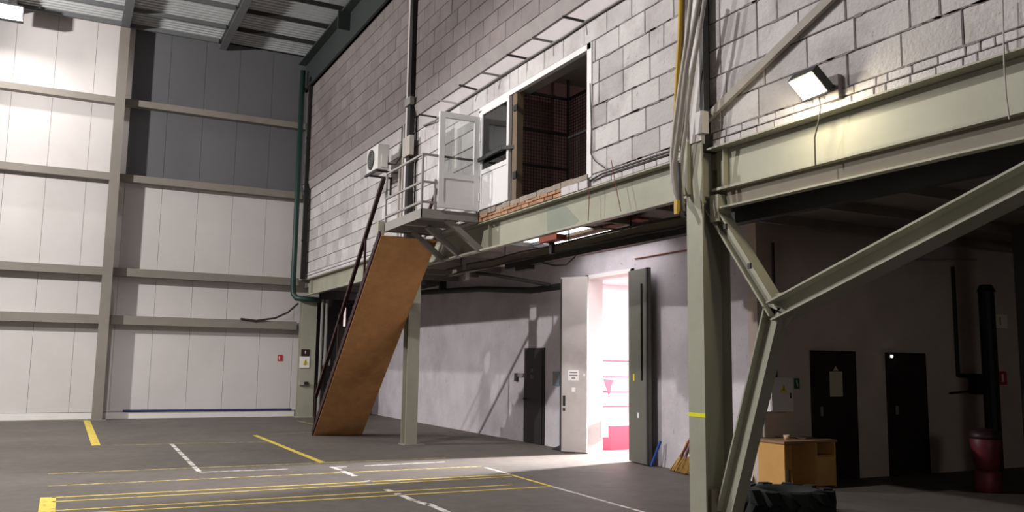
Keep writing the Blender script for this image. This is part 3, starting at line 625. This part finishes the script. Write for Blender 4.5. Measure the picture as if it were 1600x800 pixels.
# conduits beside the column
CX = 6.305
bun = (([(1064, -8), (1062, 60), (1058, 125), (1056, 170), (1054, 235), (1054, 260)], .035, 'gas_yellow', 'yellow gas pipe in the bundle beside the column'),
       ([(1080, -8), (1072, 70), (1062, 140), (1054, 200), (1050, 240), (1051, 285), (1058, 305), (1068, 318)], .035, 'conduit', 'pale conduit on the outside of the bundle beside the column'),
       ([(1094, -8), (1082, 55), (1072, 110), (1064, 180), (1058, 225), (1053, 262), (1056, 300), (1066, 325)], .038, 'bundle_grey', 'pale conduit crossing the middle of the bundle beside the column'),
       ([(1102, -8), (1092, 60), (1080, 120), (1072, 200), (1066, 240), (1062, 280), (1068, 330)], .03, 'concrete_course', 'grey conduit nearest the column in the bundle'),
       ([(1060, 255), (1062, 290), (1062, 330), (1070, 342)], .03, 'steel_dark', 'dark cable elbow below the pale conduits'))
for k, (pts, r, m_, lb) in enumerate(bun): lastp = obj('conduit_pipe', T([PX(x_, y_, CX-.048*k) for x_, y_ in pts], r*.8, 10), m_, label=lb, cat='pipe', smooth=True)
obj('valve_lever', B(6.06, 6.10, 7.66, 7.72, 3.42, 3.58), 'gas_yellow', lastp, label='yellow valve lever')
# corner pipes and far wall bits
gp = [(6.16, 26.62, 10.9), (6.16, 26.62, 4.0), (6.18, 26.62, 3.75), (6.26, 26.5, 3.62), (6.4, 26.33, 3.6), (6.92, 26.3, 3.58)]
obj('drain_pipe', T(gp, .085, 14), 'pipe_green', label='dark green drain pipe running down the far corner', cat='pipe', smooth=True)
obj('wall_cable', T([PY(x_, y_, 26.88) for x_, y_ in ((376, 498), (400, 501), (430, 497), (450, 488), (466, 474))], .03, 6), 'cable_dark', label='sagging dark cable below the green drain pipe', cat='cable')
obj('blue_hose', T([(1.62, 27.15, .22), (3.2, 27.15, .215), (6.4, 27.15, .21)], .028, 6), 'blue_dark', label='thin blue hose along the foot of the panel wall', cat='hose')
fs_ = thing('fire_sign', 'small red fire sign on the white panels', 'sign', (5.98, 27.19, 1.72)); obj('plate', B(5.92, 6.07, 27.18, 27.2, 1.70, 1.88), 'sign_red', fs_); obj('pictogram', B(5.955, 5.985, 27.172, 27.18, 1.74, 1.84), 'paper', fs_)
hs = thing('hazard_sign', 'white board with a yellow hazard triangle on the corner column', 'sign', (6.55, 26.44, 1.5)); obj('plate', B(6.42, 6.72, 26.42, 26.445, 1.50, 1.84), 'paper', hs)
obj('triangle', MB().poly([(6.51, 26.41, 1.6), (6.67, 26.41, 1.6), (6.59, 26.41, 1.77)], (0, .01, 0)), 'sign_yellow', hs); obj('bolt_mark', MB().bar((6.6, 26.405, 1.73), (6.58, 26.405, 1.58), .02, .01), 'sign_green', hs)
rs = thing('red_plate', 'dull red fire plate above the hazard sign', 'sign', (6.58, 26.44, 1.86)); obj('plate', B(6.46, 6.72, 26.43, 26.45, 1.86, 2.06), 'stair_red', rs); obj('flame_mark', B(6.575, 6.6, 26.424, 26.43, 1.93, 2.02), 'paper', rs)
sk = thing('socket_box', 'small grey socket box low on the corner column', 'socket', (6.5, 26.42, .98)); obj('box', B(6.43, 6.57, 26.36, 26.445, .98, 1.1), 'conduit', sk); obj('plug', B(6.60, 6.70, 26.34, 26.44, 1.0, 1.08), 'black', sk)
# roof lamp
rl = thing('roof_lamp', 'dazzling floodlight hanging below the roof over the white panels', 'lamp', (-1.95, 25.9, 10.8))
obj('housing', B(-2.3, -1.6, 25.95, 26.15, 10.72, 11.15), 'steel_dark', rl); obj('glass', B(-2.26, -1.64, 25.93, 25.95, 10.78, 11.1), 'lamp_glow_cold', rl); obj('stem', B(-1.98, -1.92, 26.02, 26.08, 11.15, 11.56), 'steel_dark', rl)

# ================================================================== RECESS
tr = thing('cable_tray', 'long dark cable tray hung beneath the mezzanine', 'tray', (7.2, 13, 3.5))
obj('channel', B(7.44, 7.56, 7.95, 17.6, 3.62, 3.75), 'steel_brown', tr); obj('lip', B(7.42, 7.58, 7.95, 15.0, 3.60, 3.615), 'conduit', tr); obj('trough', B(7.4, 7.56, 7.95, 14.6, 3.50, 3.60), 'black', tr)
for yy in (8.6, 10.6, 12.4, 14.8, 16.9): obj('hanger', B(7.49, 7.51, yy-.01, yy+.01, 3.75, 4.0), 'steel_dark', tr)
for i, (x_, z_, s_) in enumerate(((7.38, 3.64, .05), (7.42, 3.78, .03))): obj('tray_cable', T([Vector((x_, 8.2+1.16*k, z_-s_*math.sin(k*1.3)**2)) for k in range(9)], .018, 6), 'cable_dark', tr)
obj('splice_box', B(7.36, 7.5, 13.6, 14.1, 3.42, 3.50), 'black', tr); obj('hanger_plate', B(7.40, 7.48, 16.42, 16.58, 3.45, 3.9), 'steel_grey', tr)
obj('dangling_cable', T([PX(x_, y_, 7.42) for x_, y_ in ((838, 405), (850, 411), (868, 415), (885, 414), (898, 402), (905, 390))], .015, 6), 'cable_dark', tr)
obj('heating_pipe', T([(8.95, 23.5, 3.72), (8.95, 19, 3.52), (8.95, 16.4, 3.30), (8.98, 14.95, 3.30)], .07, 10), 'black', label='thick black pipe along the recess wall towards the door', cat='pipe', smooth=True)
obj('cross_pipe', T([(7.62, 16.4, 3.60), (8.0, 16.2, 3.56), (8.86, 15.4, 3.34)], .04, 8), 'cable_dark', label='dark pipe slanting from the tray to the recess wall', cat='pipe', smooth=True)
tl = thing('tube_lamp', 'unlit fluorescent tube lamp behind the plywood sheet', 'lamp', (8.8, 21.6, 3.66)); obj('housing', B(8.7, 8.85, 20.95, 22.4, 3.76, 3.84), 'steel_dark', tl); obj('tube', T([(8.76, 21.0, 3.73), (8.76, 22.35, 3.73)], .02), 'conduit', tl); obj('end_cap', B(8.68, 8.87, 20.9, 20.98, 3.62, 3.85), 'black', tl)
for yy in (21.3, 22.1): obj('suspension_rod', T([(8.78, yy, 3.84), (8.78, yy, 4.0)], .008, 5), 'steel_dark', tl)
obj('red_conduit', T([(BX-.015, 12.85, 3.65), (BX-.015, 9.96, 3.65)], .012, 6), 'rust', label='thin red conduit high on the recess wall', cat='conduit')
# opening in the soffit with bright panels and loose boards
sp = thing('ceiling_skylight', 'bright opening in the mezzanine soffit crossed by loose boards', 'skylight', (7.6, 11.8, 4.05))
for k in range(3): obj('pane', B(SK[0]+.02+.5*k, SK[0]+.46+.5*k, SK[2]+.03, SK[3]-.03, 4.06, 4.08), 'sky_glow', sp)
for k in range(4): obj('glazing_bar', B(SK[0]-.03+.5*k, SK[0]+.02+.5*k, SK[2], SK[3], 4.0, 4.09), 'steel_dark', sp)
for ya in (SK[2]-.04, SK[3]-.02): obj('curb', B(SK[0]-.04, SK[1]+.04, ya, ya+.06, 3.98, 4.19), 'steel_dark', sp)
obj('cover', B(SK[0]-.05, SK[1]+.05, SK[2]-.05, SK[3]+.05, 4.12, 4.18), 'steel_dark', sp)
for a, b, m_, lb in ((tuple(PZ(876, 374, 3.96)), tuple(PZ(948, 356, 3.96)), 'wood_post', 'weathered board wedged below the bright soffit opening'), (tuple(PZ(950, 354, 3.92)), tuple(PZ(1005, 341, 3.92)), 'rust', 'reddish board wedged below the bright soffit opening')):
    obj('loose_board', MB().bar(a, b, .04, .22, (0, 0, 1)), m_, label=lb, cat='board')
rp = thing('rusty_bracket', 'rusty red bracket under the beam below the doorway', 'bracket', (6.6, 11.9, 3.4)); rq = PX(862, 363, 6.55); obj('plate', B(6.46, 6.64, rq.y-.3, rq.y+.25, 3.58, 3.66), 'rust', rp); obj('stem', B(6.56, 6.62, rq.y+.02, rq.y+.1, 3.40, 3.60), 'black', rp)
# signs by the black door
sb = thing('switch_box', 'small grey switch panel beside the black door', 'switch', (BX-.02, 17.3, 1.3)); obj('plate', B(BX-.03, BX, 17.12, 17.45, 1.42, 1.50), 'steel_grey', sb); obj('switch', B(BX-.05, BX, 17.38, 17.50, 1.32, 1.50), 'steel_dark', sb)
bs = thing('blue_notice', 'pale framed blue notice between the black door and the door leaf', 'sign', (BX-.02, 15.68, 1.3)); obj('frame', B(BX-.025, BX, 15.53, 15.80, 1.27, 1.56), 'sign_blue', bs); obj('print', B(BX-.03, BX-.025, 15.56, 15.77, 1.31, 1.52), 'steel_grey', bs)
dp = thing('dustpan', 'dark long-handled dustpan leaning behind the pale door leaf', 'dustpan', (BX-.15, 15.2, 0)); obj('pan', MB().hexa([(BX-.3, 15.0, 0), (BX-.02, 15.0, 0), (BX-.3, 15.4, 0), (BX-.02, 15.4, 0), (BX-.26, 15.04, .02), (BX-.02, 15.0, .09), (BX-.26, 15.36, .02), (BX-.02, 15.4, .09)]), 'black', dp)
obj('handle', T([(BX-.06, 15.2, .06), (BX-.04, 15.12, .62)], .014), 'conduit', dp); obj('grip', T([(BX-.04, 15.13, .55), (BX-.035, 15.10, .78)], [.03, .045], 8), 'black', dp)
# brooms
def broom(name, label, foot, top, hl, m_head, m_handle, r=.016, spread=.09):
    foot, top = Vector(foot), Vector(top); d_ = (top-foot); t = thing(name, label, 'broom', foot, 'brooms against the recess wall')
    neck = foot+d_*hl
    obj('handle', T([neck-d_*.05, top], r, 8), m_handle, t, smooth=True)
    hb = MB(); rn = random.Random(label)
    for k in range(38):
        a = rn.uniform(0, 6.28); rr = spread*math.sqrt(rn.random()); f = foot+Vector((rr*.55*math.cos(a), rr*math.sin(a), rn.uniform(0, .015))); n_ = neck+Vector((.014*math.cos(a), .02*math.sin(a), 0))
        hb.tube([f, foot.lerp(neck, .5)+Vector((rr*.45*math.cos(a), rr*.7*math.sin(a), 0)), n_], [.010, .011, .008], 4)
    obj('bristles', hb, m_head, t, kind='stuff'); obj('binding', T([neck-d_*.06, neck+d_*.01], [.034, .026], 10), m_handle, t); return t
BW = BX
broom('broom', 'straw broom with a bark-brown handle in the cluster by the column', (BW-.22, 11.50, .01), (BW-.02, 11.24, .64), .42, 'straw', 'broom_red', .022)
broom('broom', 'straw broom with a mauve-red handle in the cluster by the column', (BW-.24, 11.33, .01), (BW-.02, 11.20, .66), .40, 'straw', 'broom_mauve', .024)
broom('broom', 'straw broom with a pale handle half behind the taped column', (BW-.28, 11.14, .01), (BW-.02, 11.08, .80), .38, 'straw', 'wood_pale', .016)
broom('broom', 'short straw broom with a pale stick in the cluster by the column', (BW-.14, 11.56, .01), (BW-.015, 11.40, .50), .5, 'straw', 'wood_pale', .018, .06)
broom('broom', 'tall curved broom with a dark crooked handle behind the taped column', (BW-.20, 11.16, .01), (BW-.02, 11.22, 1.12), .2, 'straw', 'wood_post', .02)
obj('blue_stick', T([(BX-.2, 12.14, .02), (BX-.09, 12.02, .44)], .022, 8), 'blue', label='short blue stick leaning by the dark grey door leaf', cat='stick')
# boxing ring
rg = thing('boxing_ring', 'red boxing ring with four ropes inside the bright room', 'boxing ring', (11.5, 16.5, 0))
ph = .48; c1, c2_ = (9.98, 14.8), (9.74, 15.15)
obj('platform', MB().poly([(c1[0], c1[1], 0), (13.6, 14.8, 0), (13.6, 18.4, 0), (c2_[0], 18.4, 0), (c2_[0], c2_[1], 0)], (0, 0, ph)), 'red', rg)
obj('canvas', MB().poly([(c1[0]+.02, c1[1]+.02, ph), (13.58, 14.82, ph), (13.58, 18.38, ph), (c2_[0]+.02, 18.38, ph), (c2_[0]+.02, c2_[1]+.02, ph)], (0, 0, .012)), 'red_light', rg)
obj('corner_post', T([(9.84, 15.1, ph), (9.84, 15.1, 1.95)], .012, 10), 'red', rg)
for z in (.86, 1.16, 1.47, 1.80):
    obj('rope', T([(9.84, 15.1, z), (13.4, 15.1, z)], .018, 8), 'red', rg)
tri = [PY(x_, y_, 15.06) for x_, y_ in ((943.5, 592.5), (959.5, 594), (956, 601), (952, 619))]
obj('corner_pad', MB().poly(tri, (0, .02, 0)), 'red', rg, label='red pennant hanging on the ropes')

# ================================================================== ALCOVE
dk = thing('desk', 'light wood desk with an open end shelf in the alcove', 'desk', (9.6, 9.2, 0))
DX0, DX1, DY0, DY1, DH = 9.13, 10.14, 9.18, 9.72, .635
def rotd(mb, ang=0.0, c=(9.3, 9.35)):
    ca_, sa_ = math.cos(ang), math.sin(ang); mb.v = [(c[0]+(p[0]-c[0])*ca_-(p[1]-c[1])*sa_, c[1]+(p[0]-c[0])*sa_+(p[1]-c[1])*ca_, p[2]) for p in mb.v]; return mb
obj('desk_top', rotd(B(DX0-.02, DX1+.02, DY0, DY1+.02, DH, DH+.035)), 'desk_top', dk)
obj('side_panel', rotd(B(DX0, DX0+.025, DY0+.02, DY1, 0, DH)), 'desk_wood', dk); obj('side_panel', rotd(B(DX1-.025, DX1, DY0+.02, DY1, 0, DH)), 'desk_wood', dk); obj('side_panel', rotd(B(DX1-.40, DX1-.375, DY0+.02, DY1, 0, DH)), 'desk_wood', dk)
obj('back_panel', rotd(B(DX0+.025, DX1-.025, DY1-.05, DY1-.03, .2, DH)), 'desk_wood', dk)
obj('drawer_front', rotd(B(DX1-.38, DX1-.02, DY0+.02, DY0+.04, .02, .43)), 'desk_wood', dk); obj('shelf', rotd(B(DX1-.375, DX1-.025, DY0+.05, DY1-.05, .43, .45)), 'desk_wood', dk)
obj('cup', MB().lathe(9.38, 9.40, [(.035, 0), (.045, .07), (.04, .07), (.03, .01)], 16, DH+.035), 'wood_pale', label='pale cup standing on the desk', cat='cup', smooth=True)
obj('saucer', MB().lathe(9.72, 9.45, [(.04, 0), (.075, .02), (.07, .022), (.03, .008)], 18, DH+.035), 'paper', label='white saucer lying on the desk', cat='saucer', smooth=True)
cbn = thing('electric_cabinet', 'white electric cabinet with a yellow warning triangle', 'cabinet', (9.55, 9.65, 1.04))
cbx = obj('body', B(9.16, 9.61, 9.48, 9.745, 1.07, 1.56), 'cabinet_white', cbn); cdr = obj('door', B(9.175, 9.595, 9.465, 9.48, 1.085, 1.545), 'cabinet_white', cbn)
obj('warning_triangle', MB().poly([(9.34, 9.46, 1.35), (9.47, 9.46, 1.35), (9.405, 9.46, 1.47)], (0, .006, 0)), 'sign_yellow', cdr); obj('bolt_mark', MB().bar((9.41, 9.457, 1.44), (9.40, 9.457, 1.37), .012, .006), 'black', cdr); obj('latch', B(9.53, 9.55, 9.45, 9.467, 1.26, 1.34), 'steel_dark', cdr)
obj('conduit', T([(9.235, 9.69, .69), (9.235, 9.69, 1.07)], .024), 'conduit', cbn); obj('feed_pipe', T([(9.5, 9.7, 1.56), (9.5, 9.7, 3.6)], .02), 'cable_dark', cbn)
es = thing('exit_sign', 'small green and white exit sign beside the electric cabinet', 'sign', (10.02, 9.74, 1.39)); obj('plate', B(9.88, 10.15, 9.73, 9.75, 1.38, 1.56), 'sign_cream', es); obj('green_half', B(9.89, 10.0, 9.724, 9.73, 1.39, 1.55), 'sign_green', es); obj('running_figure', MB().bar((9.95, 9.722, 1.43), (9.93, 9.722, 1.52), .03, .004), 'paper', es)
mat('sign_number', (236, 230, 206), .7, .02, 3)
n1 = thing('number_sign', 'cream square sign with the number 1', 'sign', (14.97, 9.73, 2.46)); pt_ = obj('plate', B(14.76, 15.18, 9.725, 9.75, 2.47, 2.72), 'sign_number', n1); text('numeral', '1', .2, 'black', pt_, Vector((14.97, 9.722, 2.59)), (1, 0, 0), (0, 0, 1))
f2 = thing('extinguisher_sign', 'faint red fire extinguisher sign below the number sign', 'sign', (15.0, 9.73, 1.45)); obj('plate', B(14.82, 15.08, 9.73, 9.75, 1.46, 1.70), 'sign_red', f2); obj('pictogram', B(14.93, 14.98, 9.724, 9.73, 1.51, 1.65), 'paper', f2)
pp = thing('wall_pipes', 'dark upright pipes with a valve on the alcove wall', 'pipe', (14.2, 9.68, 0)); obj('riser', T([(13.7, 9.7, 1.6), (13.7, 9.7, 3.5)], .03), 'black', pp); obj('thick_riser', T([(14.5, 9.65, 0), (14.5, 9.65, 3.1)], .13, 12), 'black', pp); obj('thick_riser_cap', T([(14.5, 9.65, 3.1), (14.5, 9.65, 3.22)], [.16, .1], 12), 'black', pp)
obj('branch', T([(13.7, 9.68, 1.62), (14.4, 9.68, 1.58)], .035), 'black', pp); obj('branch', T([(13.45, 9.68, 1.32), (14.3, 9.68, 1.36)], .02), 'black', pp); obj('valve', B(14.0, 14.3, 9.55, 9.72, 1.3, 1.65), 'black', pp)
obj('soffit_conduit', T([(12.2, 9.68, 3.52), (13.4, 9.66, 3.6), (14.3, 9.66, 3.66)], .02), 'conduit', label='pale crooked conduit high on the alcove wall', cat='conduit')
ic = column('steel_column', 'dark inner steel column beyond the maroon punch bag', 12.4, 12.65, 7.55, 7.8, 0, 3.86, 'steel_dark')
pb = thing('punch_bag', 'maroon free-standing punch bag in the dim alcove', 'punch bag', (11.8, 7.98, 0))
obj('base', MB().lathe(11.8, 7.98, [(0.16, 0), (0.176, 0.02), (0.176, 0.26), (0.144, 0.3)], 20), 'maroon', pb, smooth=True); obj('bag', MB().lathe(11.8, 7.98, [(0.112, 0.28), (0.16, 0.34), (0.2, 0.6), (0.208, 0.74), (0.176, 0.78)], 20), 'maroon', pb, smooth=True); obj('top', MB().lathe(11.8, 7.98, [(0.208, 0.74), (0.216, 0.78), (0.192, 0.84), (0.08, 0.88)], 20), 'maroon_dark', pb, smooth=True)
# tractor tyre
TC = Vector((7.70, 7.74, 0)); ty = thing('tractor_tyre', 'large black tractor tyre lying flat near the brace', 'tyre', TC)
obj('carcass', MB().lathe(TC.x, TC.y, [(0.241, 0.018), (0.413, 0.0), (0.456, 0.046), (0.473, 0.138), (0.456, 0.23), (0.413, 0.276), (0.344, 0.294), (0.258, 0.239), (0.215, 0.166), (0.224, 0.092), (0.241, 0.018)], 40), 'rubber', ty, smooth=True)
for k in range(11):
    a = 2*math.pi*k/11+.2; u = Vector((math.cos(a), math.sin(a), 0)); tn = Vector((-u.y, u.x, 0)); c = TC+u*.465
    for z0, z1, sk_ in ((.0, .16, .10), (.14, .295, -.10)):
        o_ = tn*(.09 if z0 > .1 else -.04)
        pts = [c+o_+u*r_+tn*(s_*.065+sk_*zz)+Vector((0, 0, z)) for z, zz in ((z0, 0), (z1, 1)) for s_ in (-1, 1) for r_ in (-.04, .075)]
        obj('tread_lug', MB().hexa(pts), 'rubber', ty)
obj('paper_scrap', MB().poly([(8.98, 8.62, .002), (9.08, 8.58, .002), (9.12, 8.66, .05), (9.02, 8.70, .04)], (0, 0, .01)), 'conduit', label='crumpled pale scrap on the floor by the desk', cat='litter')
obj('debris', MB().poly([(9.06, 10.0, 0), (9.19, 9.99, 0), (9.19, 9.9, .12), (9.13, 9.86, .05), (9.05, 9.9, .03)], (0, .05, .03)), 'base_white', label='heap of white plaster crumbs at the wall corner', cat='debris')
